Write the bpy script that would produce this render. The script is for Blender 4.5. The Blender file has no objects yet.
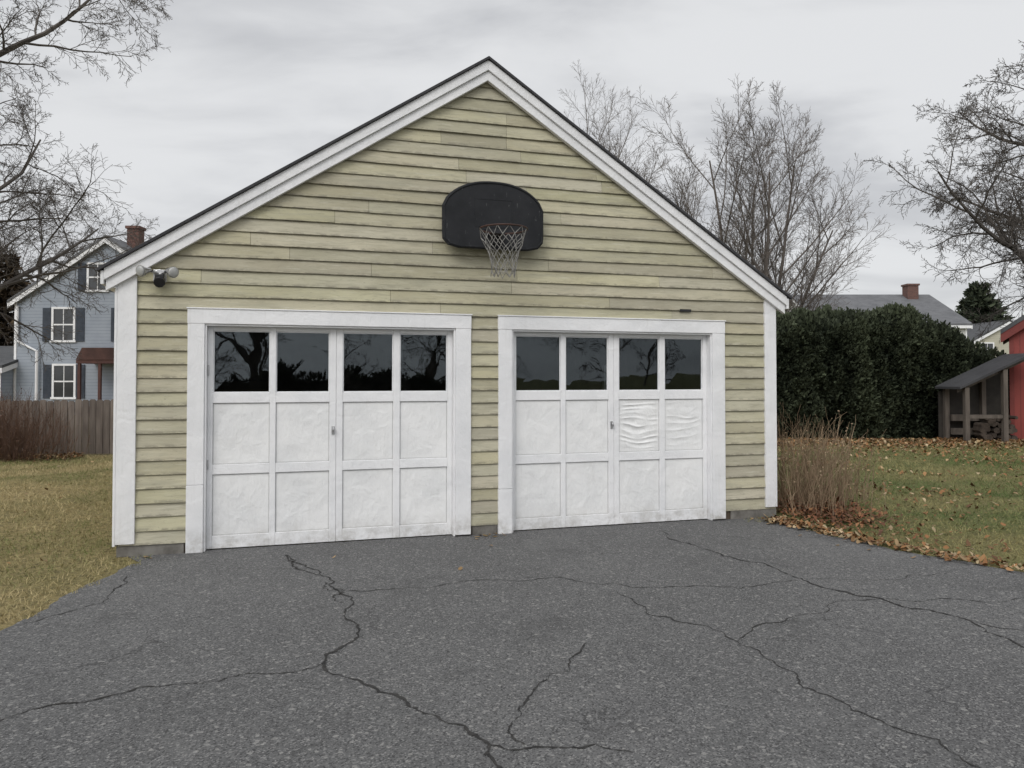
import bpy, math, random
import numpy as np
from mathutils import Vector, Matrix, noise
random.seed(7)
scene = bpy.context.scene
COL = scene.collection
scene.view_settings.view_transform='Standard'; scene.view_settings.look='None'; scene.view_settings.exposure=0; scene.view_settings.gamma=1

# ------------------------------------------------------------------ helpers
class MB:
    def __init__(s):
        s.v=[]; s.f=[]; s.c=[]; s.cc=(1,1,1,1)
    def add(s, vs, fs):
        b=len(s.v)
        s.v.extend([tuple(x) for x in vs]); s.c.extend([s.cc]*len(vs))
        s.f.extend([tuple(i+b for i in f) for f in fs])
    def box(s,x0,x1,y0,y1,z0,z1):
        s.add([(x0,y0,z0),(x1,y0,z0),(x1,y1,z0),(x0,y1,z0),(x0,y0,z1),(x1,y0,z1),(x1,y1,z1),(x0,y1,z1)],
              [(0,3,2,1),(4,5,6,7),(0,1,5,4),(1,2,6,5),(2,3,7,6),(3,0,4,7)])
    def prism(s, poly, y0, y1):
        n=len(poly)
        vs=[(x,y0,z) for x,z in poly]+[(x,y1,z) for x,z in poly]
        fs=[tuple(range(n)), tuple(reversed(range(n,2*n)))]
        for i in range(n):
            j=(i+1)%n
            fs.append((i,i+n,j+n,j))
        s.add(vs,fs)
    def prismx(s, poly, x0, x1):
        n=len(poly)
        vs=[(x0,y,z) for y,z in poly]+[(x1,y,z) for y,z in poly]
        fs=[tuple(reversed(range(n))), tuple(range(n,2*n))]
        for i in range(n):
            j=(i+1)%n
            fs.append((i,j,j+n,i+n))
        s.add(vs,fs)
    def tube(s, pts, rad, k=6, cap=False):
        n=len(pts); b=len(s.v)
        pts=[Vector(p) for p in pts]
        ref=Vector((0.3,0.9,0.13)).normalized()
        for i,p in enumerate(pts):
            t=(pts[min(i+1,n-1)]-pts[max(i-1,0)])
            if t.length<1e-9: t=Vector((0,0,1))
            t.normalize()
            a=t.cross(ref)
            if a.length<0.05: a=t.cross(Vector((1,0,0)))
            a.normalize(); c=t.cross(a)
            r=rad[i] if hasattr(rad,'__len__') else rad
            for j in range(k):
                q=2*math.pi*j/k
                w=p+a*(math.cos(q)*r)+c*(math.sin(q)*r)
                s.v.append((w.x,w.y,w.z)); s.c.append(s.cc)
        for i in range(n-1):
            for j in range(k):
                j2=(j+1)%k
                s.f.append((b+i*k+j,b+i*k+j2,b+(i+1)*k+j2,b+(i+1)*k+j))
        if cap:
            s.f.append(tuple(b+j for j in reversed(range(k))))
            s.f.append(tuple(b+(n-1)*k+j for j in range(k)))
    def obj(s,name,mat,parent=None,bevel=0,smooth=False,loc=None):
        me=bpy.data.meshes.new(name)
        me.from_pydata(s.v,[],s.f)
        a=me.color_attributes.new('Col','FLOAT_COLOR','POINT')
        a.data.foreach_set('color',np.array(s.c,dtype=np.float32).ravel())
        if smooth: me.polygons.foreach_set('use_smooth',[True]*len(me.polygons))
        me.materials.append(mat); me.update()
        o=bpy.data.objects.new(name,me); COL.objects.link(o)
        if parent: o.parent=parent
        if loc: o.location=loc
        if bevel:
            m=o.modifiers.new('bevel','BEVEL'); m.width=bevel; m.segments=2; m.limit_method='ANGLE'; m.angle_limit=math.radians(50)
        return o

def np_obj(name,V,F,C,mat,parent=None):
    me=bpy.data.meshes.new(name)
    k=F.shape[1]
    me.vertices.add(len(V)); me.vertices.foreach_set('co',V.astype(np.float32).ravel())
    me.loops.add(F.size); me.loops.foreach_set('vertex_index',F.astype(np.int32).ravel())
    me.polygons.add(len(F)); me.polygons.foreach_set('loop_start',np.arange(0,F.size,k,dtype=np.int32))
    me.polygons.foreach_set('loop_total',np.full(len(F),k,dtype=np.int32))
    me.update(calc_edges=True)
    a=me.color_attributes.new('Col','FLOAT_COLOR','POINT')
    CC=np.ones((len(V),4),dtype=np.float32); CC[:,:3]=C
    a.data.foreach_set('color',CC.ravel())
    me.materials.append(mat); me.validate()
    o=bpy.data.objects.new(name,me); COL.objects.link(o)
    if parent: o.parent=parent
    return o

def empty(name,loc=(0,0,0),rot=0):
    e=bpy.data.objects.new(name,None); COL.objects.link(e)
    e.location=loc; e.rotation_euler=(0,0,rot); e.empty_display_size=.3
    return e

class NT:
    def __init__(s,nt): s.nt=nt
    def n(s,t,ins=None,**kw):
        nd=s.nt.nodes.new(t)
        for k,v in kw.items(): setattr(nd,k,v)
        if ins:
            for k,v in ins.items(): s.set(nd,k,v)
        return nd
    def set(s,nd,k,v):
        i=nd.inputs[k]
        if isinstance(v,bpy.types.NodeSocket): s.nt.links.new(v,i)
        else:
            if i.type=='RGBA' and len(v)==3: v=(*v,1)
            i.default_value=v
    def math(s,op,a,b=0.0,c=0.0,clamp=False):
        nd=s.n('ShaderNodeMath',{0:a,1:b,2:c},operation=op); nd.use_clamp=clamp
        return nd.outputs[0]
    def noise(s,vec,scale,detail=4,rough=.55,dist=0.0):
        return s.n('ShaderNodeTexNoise',{'Vector':vec,'Scale':scale,'Detail':detail,'Roughness':rough,'Distortion':dist}).outputs['Fac']
    def mix(s,f,a,b,blend='MIX'):
        nd=s.n('ShaderNodeMix',data_type='RGBA',blend_type=blend)
        s.set(nd,0,f); s.set(nd,6,a); s.set(nd,7,b)
        return nd.outputs[2]
    def ramp(s,f,a,b,smooth=True):
        nd=s.n('ShaderNodeMapRange',{0:f,1:a,2:b,3:0.0,4:1.0},interpolation_type='SMOOTHSTEP' if smooth else 'LINEAR')
        return nd.outputs[0]
    def pos(s): return s.n('ShaderNodeTexCoord').outputs['Object']
    def scl(s,vec,sc):
        return s.n('ShaderNodeMapping',{0:vec,3:sc}).outputs[0]
    def bump(s,h,st,dist,nrm=None):
        nd=s.n('ShaderNodeBump',{'Height':h,'Strength':st,'Distance':dist})
        if nrm is not None: s.set(nd,'Normal',nrm)
        return nd.outputs[0]
    def attr(s): return s.n('ShaderNodeAttribute',attribute_name='Col').outputs['Color']

def newmat(name):
    m=bpy.data.materials.new(name); m.use_nodes=True
    T=NT(m.node_tree); b=m.node_tree.nodes['Principled BSDF']
    return m,T,b

def simple(name,c1,c2,scale=4.0,rough=.8,bump=.2,bd=.01,stretch=(1,1,1),useattr=False,metal=0.0,spec=.4,bscale=None):
    m,T,b=newmat(name)
    p=T.scl(T.pos(),stretch)
    f=T.ramp(T.noise(p,scale,6,.6),.3,.7)
    c=T.mix(f,c1,c2)
    if useattr: c=T.mix(1.0,c,T.attr(),'MULTIPLY')
    T.set(b,'Base Color',c); T.set(b,'Roughness',rough); T.set(b,'Metallic',metal); T.set(b,'Specular IOR Level',spec)
    if bump: T.set(b,'Normal',T.bump(T.noise(p,bscale or scale*4,5,.6),bump,bd))
    return m

# ------------------------------------------------------------------ materials
def mat_siding():
    m,T,b=newmat('clapboard_paint')
    p=T.pos()
    sep=T.n('ShaderNodeSeparateXYZ',{0:p})
    base=T.mix(T.ramp(T.noise(T.scl(p,(1,1,3)),1.3,5,.6),.3,.7),(.425,.398,.278),(.500,.472,.340))
    base=T.mix(1.0,base,T.attr(),'MULTIPLY')
    g=T.ramp(T.noise(T.scl(p,(.9,.9,9)),1.5,7,.68),.46,.66)
    base=T.mix(T.math('MULTIPLY',g,.55),base,(.345,.33,.25))
    g=T.ramp(T.noise(T.scl(p,(2.2,2.2,22)),1.6,7,.7),.50,.70)
    base=T.mix(T.math('MULTIPLY',g,.50),base,(.25,.232,.172))
    g=T.ramp(T.noise(T.scl(p,(1.4,1.4,14)),2.1,7,.7),.54,.70)
    base=T.mix(T.math('MULTIPLY',g,.45),base,(.60,.58,.475))
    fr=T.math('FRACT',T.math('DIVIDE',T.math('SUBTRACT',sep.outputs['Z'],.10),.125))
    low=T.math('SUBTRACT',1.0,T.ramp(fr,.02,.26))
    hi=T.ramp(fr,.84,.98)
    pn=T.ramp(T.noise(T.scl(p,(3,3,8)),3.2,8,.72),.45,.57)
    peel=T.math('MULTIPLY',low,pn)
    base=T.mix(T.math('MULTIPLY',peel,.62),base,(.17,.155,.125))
    base=T.mix(T.math('MULTIPLY',hi,.45),base,(.18,.168,.125))  # lap shadow painted as a dark band at the top of each course
    sp=T.ramp(T.noise(T.scl(p,(5,5,18)),5,8,.75),.60,.66)
    base=T.mix(T.math('MULTIPLY',sp,.62),base,(.19,.175,.148))
    T.set(b,'Base Color',base); T.set(b,'Roughness',.66); T.set(b,'Specular IOR Level',.3)
    n1=T.bump(T.noise(T.scl(p,(3,3,40)),3,6,.65),.5,.006)
    T.set(b,'Normal',T.bump(T.noise(p,3.0,4,.6),.5,.02,n1))
    return m
def mat_white(name,dirt=.5,bumpd=.012,tone=1.0,bs=.35):
    m,T,b=newmat(name)
    p=T.pos()
    sep=T.n('ShaderNodeSeparateXYZ',{0:p})
    f=T.ramp(T.noise(p,2.2,6,.62),.35,.7)
    c=T.mix(f,(.81*tone,.81*tone,.815*tone),(.73*tone,.735*tone,.745*tone))
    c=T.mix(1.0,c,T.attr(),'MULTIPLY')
    lo=T.math('SUBTRACT',1.0,T.ramp(sep.outputs['Z'],0.0,.28))
    lo=T.math('MULTIPLY',lo,T.ramp(T.noise(p,9,7,.7),.35,.7))
    c=T.mix(T.math('MULTIPLY',lo,dirt),c,(.34,.32,.28))
    sp=T.ramp(T.noise(T.scl(p,(7,7,7)),6,8,.75),.67,.73)
    c=T.mix(T.math('MULTIPLY',sp,.7*dirt),c,(.40,.38,.35))
    st=T.ramp(T.noise(T.scl(p,(9,9,.7)),2,6,.65),.55,.75)
    c=T.mix(T.math('MULTIPLY',st,.25*dirt),c,(.45,.44,.40))
    T.set(b,'Base Color',c); T.set(b,'Roughness',.45); T.set(b,'Specular IOR Level',.4)
    n1=T.bump(T.noise(p,6.0,4,.55,.8),.6,bumpd)
    n2=T.bump(T.noise(T.scl(p,(1,1,.45)),24,6,.7,1.0),bs,bumpd*.6,n1)
    T.set(b,'Normal',n2)
    return m
def mat_asphalt():
    m,T,b=newmat('asphalt')
    p=T.pos()
    big=T.ramp(T.noise(p,.45,6,.65),.3,.7)
    c=T.mix(big,(.080,.080,.0805),(.125,.1245,.124))
    med=T.ramp(T.noise(p,3.3,7,.75),.35,.7)
    c=T.mix(T.math('MULTIPLY',med,.5),c,(.075,.075,.076))
    fine=T.ramp(T.noise(p,70,4,.7),.35,.65)
    c=T.mix(T.math('MULTIPLY',fine,.5),c,(.165,.164,.161))
    vo=T.n('ShaderNodeTexVoronoi',{'Vector':p,'Scale':130.0,'Randomness':1.0})
    vs=T.n('ShaderNodeSeparateColor',{0:vo.outputs['Color']})
    c=T.mix(T.math('MULTIPLY',T.ramp(vs.outputs[0],.70,1.0),.55),c,(.32,.315,.305))
    c=T.mix(T.math('MULTIPLY',T.math('SUBTRACT',1.0,T.ramp(vs.outputs[1],.05,.42)),.72),c,(.026,.026,.027))
    vo2=T.n('ShaderNodeTexVoronoi',{'Vector':p,'Scale':60.0,'Randomness':1.0})
    vs2=T.n('ShaderNodeSeparateColor',{0:vo2.outputs['Color']})
    c=T.mix(T.math('MULTIPLY',T.ramp(vs2.outputs[0],.94,.99),.42),c,(.38,.37,.35))
    q=T.n('ShaderNodeVectorMath',{0:p,1:T.n('ShaderNodeTexNoise',{'Vector':p,'Scale':1.6,'Detail':6.0}).outputs['Color']},operation='ADD').outputs[0]
    e=T.n('ShaderNodeTexVoronoi',{'Vector':q,'Scale':.75},feature='DISTANCE_TO_EDGE').outputs['Distance']
    line=T.math('SUBTRACT',1.0,T.ramp(e,.0,.0075))
    mask=T.ramp(T.noise(p,.8,3,.5),.46,.60)
    line=T.math('MULTIPLY',line,mask)
    c=T.mix(T.math('MULTIPLY',line,.6),c,(.030,.030,.030))
    st=T.ramp(T.noise(p,1.7,4,.55,.8),.56,.72)
    c=T.mix(T.math('MULTIPLY',st,.34),c,(.050,.050,.050))
    lt=T.ramp(T.noise(p,1.1,6,.6,.5),.58,.74)
    c=T.mix(T.math('MULTIPLY',lt,.30),c,(.20,.198,.192))
    T.set(b,'Base Color',c); T.set(b,'Roughness',.84); T.set(b,'Specular IOR Level',.35)
    n1=T.bump(vo.outputs['Distance'],.7,.004)
    T.set(b,'Normal',T.bump(T.noise(p,2.5,5,.6),.4,.025,n1))
    return m
def mat_lawn():
    m,T,b=newmat('lawn_grass')
    p=T.pos()
    sep=T.n('ShaderNodeSeparateXYZ',{0:p})
    n=T.ramp(T.noise(p,.55,6,.65),.34,.66)
    side=T.ramp(sep.outputs['X'],-2.0,3.0)
    cl=T.mix(n,(.33,.26,.13),(.20,.175,.075))
    cr=T.mix(n,(.20,.18,.08),(.095,.125,.042))
    c=T.mix(side,cl,cr)
    c=T.mix(T.ramp(T.noise(p,14,6,.75),.40,.70),c,(.09,.08,.042))
    c=T.mix(T.math('MULTIPLY',T.ramp(T.noise(p,30,5,.7),.5,.68),.7),c,(.36,.30,.17))
    T.set(b,'Base Color',c); T.set(b,'Roughness',.95); T.set(b,'Specular IOR Level',.1)
    T.set(b,'Normal',T.bump(T.noise(p,25,6,.7),.8,.04))
    return m
def mat_attr(name,rough=.8,spec=.2,trans=0.0):
    m,T,b=newmat(name)
    c=T.mix(T.ramp(T.noise(T.pos(),3.0,4,.6),.3,.7),T.attr(),T.mix(1.0,T.attr(),(.72,.75,.7),'MULTIPLY'))
    T.set(b,'Base Color',c); T.set(b,'Roughness',rough); T.set(b,'Specular IOR Level',spec)
    return m
def mat_glass():
    m,T,b=newmat('window_glass')
    m.node_tree.nodes.remove(b)
    out=m.node_tree.nodes['Material Output']
    fr=T.n('ShaderNodeFresnel',{'IOR':1.52}).outputs[0]
    p=T.pos()
    nrm=T.bump(T.noise(p,1.8,2,.5),.12,.02)
    gl=T.n('ShaderNodeBsdfGlossy',{'Roughness':.012,'Normal':nrm,'Color':(.82,.93,1)})
    tr=T.n('ShaderNodeBsdfTransparent',{'Color':(.42,.45,.45)})
    df=T.n('ShaderNodeBsdfDiffuse',{'Color':(.25,.25,.24)})
    mx=T.n('ShaderNodeMixShader',{0:T.math('MULTIPLY',fr,1.45),1:tr.outputs[0],2:gl.outputs[0]})   # two glass surfaces
    dust=T.math('MULTIPLY',T.ramp(T.noise(p,5,6,.7),.45,.8),.02)
    mx2=T.n('ShaderNodeMixShader',{0:T.math('ADD',dust,.003),1:mx.outputs[0],2:df.outputs[0]})
    m.node_tree.links.new(mx2.outputs[0],out.inputs[0])
    return m
def mat_darkglass():
    m,T,b=newmat('house_window_glass')
    f=T.noise(T.pos(),1.5,2,.5)
    T.set(b,'Base Color',T.mix(f,(.02,.022,.025),(.05,.055,.06))); T.set(b,'Roughness',.08)
    return m
def mat_lap(name,c1,c2,pitch,vert=False):
    m,T,b=newmat(name)
    p=T.pos(); sep=T.n('ShaderNodeSeparateXYZ',{0:p})
    ax=T.math('ADD',sep.outputs['X'],sep.outputs['Y']) if vert else sep.outputs['Z']
    fr=T.math('FRACT',T.math('DIVIDE',ax,pitch))
    c=T.mix(T.ramp(T.noise(p,1.0,5,.6),.3,.7),c1,c2)
    c=T.mix(T.math('MULTIPLY',T.math('SUBTRACT',1.0,T.ramp(fr,.0,.18)),.5),c,tuple(x*.35 for x in c1))
    T.set(b,'Base Color',c); T.set(b,'Roughness',.7)
    T.set(b,'Normal',T.bump(fr,.5,.02))
    return m
def mat_shingle(name,c1,c2):
    m,T,b=newmat(name)
    p=T.pos()
    br=T.n('ShaderNodeTexBrick',{'Vector':T.scl(p,(1,1,1)),'Color1':c1,'Color2':c2,'Mortar':tuple(x*.5 for x in c1),'Scale':3.0,'Mortar Size':.012,'Brick Width':.9,'Row Height':.42})
    c=T.mix(T.math('MULTIPLY',T.ramp(T.noise(p,1.2,6,.6),.3,.7),.5),br.outputs['Color'],tuple(x*1.35 for x in c2))
    T.set(b,'Base Color',c); T.set(b,'Roughness',.9)
    T.set(b,'Normal',T.bump(T.noise(p,60,4,.7),.5,.01))
    return m
def mat_brick():
    m,T,b=newmat('chimney_brick')
    p=T.pos(); sp=T.n('ShaderNodeSeparateXYZ',{0:p})
    q=T.n('ShaderNodeCombineXYZ',{0:T.math('ADD',sp.outputs[0],sp.outputs[1]),1:sp.outputs[2]}).outputs[0]
    br=T.n('ShaderNodeTexBrick',{'Vector':q,'Color1':(.14,.06,.045),'Color2':(.09,.042,.035),'Mortar':(.17,.155,.14),'Scale':4.0,'Mortar Size':.015})
    T.set(b,'Base Color',br.outputs['Color']); T.set(b,'Roughness',.9)
    return m

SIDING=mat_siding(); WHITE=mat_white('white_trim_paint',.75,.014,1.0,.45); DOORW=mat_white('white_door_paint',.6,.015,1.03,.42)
ASPH=mat_asphalt(); LAWN=mat_lawn(); GLASS=mat_glass(); DGLASS=mat_darkglass()
ATTR=mat_attr('foliage_varied'); LEAFM=mat_attr('dry_leaf',.75,.25); TWIG=mat_attr('dry_stems',.85,.2)
CONC=simple('foundation_concrete',(.10,.092,.082),(.22,.21,.19),5,.9,.5,.01)
INT=simple('interior_wood',(.06,.045,.03),(.10,.075,.055),3,.9,.2)
ROOFG=mat_shingle('garage_shingles',(.030,.030,.033),(.045,.045,.048))
BLACK=simple('black_plastic',(.012,.012,.014),(.022,.022,.024),6,.45,.15,.004)
GAP=simple('door_gap_shade',(.012,.012,.012),(.02,.02,.02),8,.9,.2)
METAL=simple('aluminium',(.45,.45,.46),(.6,.6,.6),9,.35,.1,.002,metal=.9)
CRACK=simple('crack_fill',(.016,.016,.016),(.045,.043,.040),14,.95,.5,.01)
BARK=simple('bark',(.065,.056,.049),(.115,.102,.09),3,.95,.6,.02,(1,1,.3))
BARK2=simple('bark_grey',(.095,.08,.07),(.155,.137,.122),3,.95,.6,.02,(1,1,.3))
FENCE=simple('weathered_fence_wood',(.095,.078,.068),(.165,.14,.122),3,.9,.4,.01,(4,4,.5),useattr=True)
BRICK=mat_brick()

# ------------------------------------------------------------------ camera
cam=bpy.data.cameras.new('camera'); co=bpy.data.objects.new('camera',cam); COL.objects.link(co)
cam.sensor_width=36; cam.lens=26.09; cam.clip_end=2000; cam.clip_start=.05
co.location=(0,0,1.6); co.rotation_euler=(math.radians(91.2),0,0)
cam.shift_y=-0.0211
scene.camera=co

# ------------------------------------------------------------------ world / light
sdir=Vector((-.28,-.72,.64)).normalized()
w=bpy.data.worlds.new('World'); scene.world=w; w.use_nodes=True
T=NT(w.node_tree); bg=w.node_tree.nodes['Background']
sky=T.n('ShaderNodeTexSky',sky_type='NISHITA'); sky.sun_disc=False
sky.sun_elevation=math.asin(sdir.z); sky.sun_rotation=math.atan2(sdir.x,sdir.y)
d=T.n('ShaderNodeTexCoord').outputs['Generated']
sp=T.n('ShaderNodeSeparateXYZ',{0:d})
zz=T.math('ADD',T.math('MAXIMUM',sp.outputs[2],0.0),.22)
cv=T.n('ShaderNodeCombineXYZ',{0:T.math('DIVIDE',sp.outputs[0],zz),1:T.math('DIVIDE',sp.outputs[1],zz),2:0.0}).outputs[0]
cv=T.n('ShaderNodeMapping',{0:cv,1:(3.4,2.9,0),2:(0,0,.30),3:(.75,1.35,1)}).outputs[0]
n1=T.noise(cv,.95,6,.48,.6); n2=T.noise(cv,2.8,5,.52,.4)
cl=T.math('ADD',T.math('MULTIPLY',n1,.68),T.math('MULTIPLY',n2,.32))
cf=T.ramp(cl,.38,.60)
ccol=T.mix(cf,(4.85,4.95,5.2),(7.9,7.98,8.1))
hz=T.math('SUBTRACT',1.0,T.ramp(sp.outputs[2],.0,.45))
ccol=T.mix(T.math('MULTIPLY',hz,.55),ccol,(7.7,7.76,7.86))
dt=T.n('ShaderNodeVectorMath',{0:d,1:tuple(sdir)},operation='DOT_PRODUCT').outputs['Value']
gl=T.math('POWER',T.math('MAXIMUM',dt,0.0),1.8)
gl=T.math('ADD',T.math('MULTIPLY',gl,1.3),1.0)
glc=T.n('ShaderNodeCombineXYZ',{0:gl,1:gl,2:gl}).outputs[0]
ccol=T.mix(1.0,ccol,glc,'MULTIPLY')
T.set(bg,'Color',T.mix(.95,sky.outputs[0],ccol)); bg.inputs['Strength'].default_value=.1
sl=bpy.data.lights.new('sun','SUN'); sl.energy=1.15; sl.angle=math.radians(28); sl.color=(1,.965,.92)
so=bpy.data.objects.new('sun',sl); COL.objects.link(so)
so.rotation_euler=(-sdir).to_track_quat('-Z','Y').to_euler(); so.location=(-4,-12,14)

# ------------------------------------------------------------------ ground
mb=MB(); S=700
mb.add([(-S,-S,0),(S,-S,0),(S,S,0),(-S,S,0)],[(0,1,2,3)])
mb.obj('lawn_ground',LAWN)
TH=math.radians(16.5); EX=(math.cos(TH),math.sin(TH)); GO=(-3.572,6.644)
def g2w(u,v): return (GO[0]+u*EX[0]-v*EX[1], GO[1]+u*EX[1]+v*EX[0])
def w2g(x,y):
    dx=x-GO[0]; dy=y-GO[1]
    return dx*EX[0]+dy*EX[1], -dx*EX[1]+dy*EX[0]
RE=[(2.92,8.24),(3.395,7.24),(3.80,6.59),(4.22,6.12),(5.2,5.25),(8,3.4),(14,0.5)]
def dense(pts,step,amp,seed):
    out=[]
    for (a,b) in zip(pts[:-1],pts[1:]):
        L=math.dist(a,b); n=max(1,int(L/step))
        for i in range(n):
            t=i/n; x=a[0]+(b[0]-a[0])*t; y=a[1]+(b[1]-a[1])*t
            nn=noise.noise(Vector((x*2.2+seed,y*2.2,seed)))*amp+noise.noise(Vector((x*9+seed,y*9,seed)))*amp*.5
            px=-(b[1]-a[1])/L; py=(b[0]-a[0])/L
            out.append((x+px*nn,y+py*nn))
    out.append(pts[-1]); return out
left=dense([(-3.3,-15),(-3.25,2),(-3.27,6.5)],.06,.10,3.3)
right=dense(RE,.08,.09,8.1)
poly=left+[g2w(.1,.05),g2w(6.85,.05)]+right+[(14,-15)]
poly=poly[::-1]
mb=MB(); mb.add([(x,y,.004) for x,y in poly],[tuple(range(len(poly)))])
dr=mb.obj('asphalt_driveway',ASPH)

# cracks
def crack(mb,pts,w0,seed,amp=.17):
    rr=random.Random(seed); P=[Vector((x,y,0)) for x,y in pts]
    for it in range(4):
        Q=[]
        for a,b in zip(P[:-1],P[1:]):
            m=(a+b)/2; dd=b-a; pp=Vector((-dd.y,dd.x,0))
            m+=pp*rr.uniform(-amp,amp)
            Q+= [a,m]
        Q.append(P[-1]); P=Q
    n=len(P); vs=[]
    for i,p in enumerate(P):
        t=(P[min(i+1,n-1)]-P[max(i-1,0)]).normalized(); pp=Vector((-t.y,t.x,0))
        w=w0*(.25+1.1*rr.random())*(.5+1.1*abs(noise.noise(p*1.7)))
        if i in(0,n-1): w*=.2
        vs+= [(p+pp*w),(p-pp*w)]
    mb.add([(v.x,v.y,.008) for v in vs],[(2*i,2*i+1,2*i+3,2*i+2) for i in range(n-1)])
cr=MB()
crack(cr,[(-2.007,6.71),(-1.543,6.03),(-1.349,5.65),(-1.128,5.23),(-.97,4.67),(-1.054,4.18),(-.677,3.8),(-.393,3.554),(-.097,3.26),(.032,2.99),(.1,2.3)],.011,1)
crack(cr,[(-2.05,6.72),(-1.75,6.35),(-1.543,6.03)],.012,21)
crack(cr,[(-1.43,5.85),(-1.25,5.55),(-1.2,5.3)],.006,31,.3)
crack(cr,[(-1.054,4.18),(-1.426,4.04),(-1.695,3.905),(-2.097,3.686),(-2.395,3.47),(-3.1,3.1)],.006,2)
crack(cr,[(-1.349,5.65),(-.484,5.79),(.386,5.965),(.903,5.68),(1.737,5.65),(2.24,5.876)],.0075,3)
crack(cr,[(1.505,7.81),(1.769,6.98),(2.157,6.45),(2.304,5.935),(2.676,5.395),(2.957,5.008),(3.034,4.396)],.009,4)
crack(cr,[(.777,5.6),(.909,5.07),(1.362,4.53),(1.446,4.24),(1.496,3.854),(1.695,3.512),(1.931,3.03),(2.1,2.5)],.0065,5)
crack(cr,[(1.362,4.53),(1.953,5.03),(2.676,5.395)],.0055,6)
crack(cr,[(.45,4.5),(.32,4.09),(.065,3.686),(.0,3.45),(.057,3.26)],.005,7)
crack(cr,[(-.097,3.26),(.2,3.24),(.516,3.19)],.005,8)
crack(cr,[(2.676,5.395),(3.3,5.35),(3.9,5.45)],.005,9)
crack(cr,[(1.505,7.81),(2.0,7.55),(2.7,7.2)],.005,10)
crack(cr,[(-3.1,6.0),(-2.9,5.3),(-3.2,4.8)],.006,11)
crack(cr,[(2.304,5.935),(2.9,5.9),(3.6,6.1)],.004,12)
crack(cr,[(2.957,5.008),(3.3,4.6),(3.9,4.4)],.005,13)
crack(cr,[(-2.6,6.4),(-2.2,6.2),(-1.7,6.25)],.004,14)
cr.obj('driveway_cracks',CRACK)

# ------------------------------------------------------------------ garage
G=empty('garage',(GO[0],GO[1],0),TH)
W=6.884; U0=.060; HC=3.445; AP=4.885; SL=.652; DEP=6.6
def roofz(u): return AP-SL*abs(u-HC)
DOORS=[(.764,3.122),(3.715,6.060)]; OT=2.10
mb=MB()
for a,b in [(U0,.764),(3.122,3.715),(6.060,W)]: mb.box(a,b,.002,.12,0,OT)
mb.prism([(U0,OT),(W,OT),(W,roofz(W)-.05),(HC,AP-.05),(U0,roofz(U0)-.05)],.002,.12)
mb.box(U0,.15,.12,DEP-.1,0,roofz(0)-.12); mb.box(W-.1,W,.12,DEP-.1,0,roofz(W)-.12)
mb.prism([(U0,0),(W,0),(W,roofz(W)-.05),(HC,AP-.05),(U0,roofz(U0)-.05)],DEP-.1,DEP)
mb.box(.15,W-.1,.12,DEP-.1,2.5,2.54)
mb.obj('wall_framing',INT,G)
mb=MB(); mb.box(.15,W-.1,.12,DEP-.1,0,.012)
mb.obj('floor_slab',CONC,G)
mb=MB()
for a,b in [(U0-.015,.60),(3.30,3.56),(6.30,W+.015)]: mb.box(a,b,-.016,.0,0,.105)
mb.box(U0-.015,U0-.001,0,DEP,0,.105); mb.box(W+.001,W+.015,0,DEP,0,.105)
mb.obj('foundation',CONC,G,bevel=.004)
# clapboards
sd=MB(); rr=random.Random(5); EXP=.125
def board(mb,a0,a1,t0,t1,z0,z1,yoff):
    n=max(1,int((a1-a0)/.16)); vs=[]
    sag=rr.uniform(-.0025,.0025)
    for i in range(n+1):
        t=i/n; xb=a0+(a1-a0)*t; xt=t0+(t1-t0)*t
        wv=noise.noise(Vector((xb*1.3,z0*7,2.2)))*.009+noise.noise(Vector((xb*4.5,z0*9,5)))*.005
        dz=noise.noise(Vector((xb*.9,z0*5,8)))*.007+noise.noise(Vector((xb*7,z0*5,4)))*.0025+sag
        fb=-.024-yoff+wv; ft=-.007-yoff*.4
        vs+=[(xb,fb,z0+dz),(xb,0,z0+dz+.004),(xt,ft,z1),]
    fs=[]
    for i in range(n):
        b=3*i
        fs.append((b,b+3,b+5,b+2)); fs.append((b+1,b+4,b+3,b))
    fs.append((0,2,1)); fs.append((3*n,3*n+1,3*n+2))
    mb.add(vs,fs)
def split(a,b,k):
    cuts=[a]; x=a+rr.uniform(.6,3.2)
    while x<b-.4: cuts.append(x); x+=rr.uniform(1.4,3.6)
    if k in (31,32,33): cuts=[a]+[c for c in cuts[1:] if abs(c-3.66)>.5]+[3.66]; cuts.sort()
    cuts.append(b); return list(zip(cuts[:-1],cuts[1:]))
for k in range(0,38):
    z0=.10+EXP*k; z1=z0+EXP+.004
    if z0>AP-.2: break
    def lim(z):
        h=(AP-.06-z)/SL
        return max(U0,HC-h), min(W,HC+h)
    l0,r0=lim(z0); l1,r1=lim(z1)
    if r1-l1<.05: continue
    ints=[(l0,r0)]
    if z0<OT-.01: ints=[(l0,.68),(3.20,3.64),(6.15,r0)]
    for a,b in ints:
        segs=split(a,b,k)
        for (s0,s1) in segs:
            v=rr.uniform(.82,1.08); sd.cc=(v,v*rr.uniform(.98,1.01),v*rr.uniform(.94,1.08),1)
            ta=s0 if s0>a else (max(s0,l1)); tb=s1 if s1<b else min(s1,r1)
            board(sd,s0+.0015,s1-.0015,ta+.0015,tb-.0015,z0,z1,rr.uniform(0,.005))
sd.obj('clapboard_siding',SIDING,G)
sd=MB()
for k in range(0,19):
    z0=.10+EXP*k; z1=z0+EXP+.004
    v=rr.uniform(.9,1.06); sd.cc=(v,v,v,1)
    for x,sg in((U0,-1),(W,1)):
        sd.add([(x+sg*.021,0,z0),(x+sg*.021,DEP,z0),(x+sg*.007,DEP,z1),(x+sg*.007,0,z1),(x,0,z0),(x,DEP,z0)],
               [(0,1,2,3) if sg>0 else (3,2,1,0),(0,4,5,1)])
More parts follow.
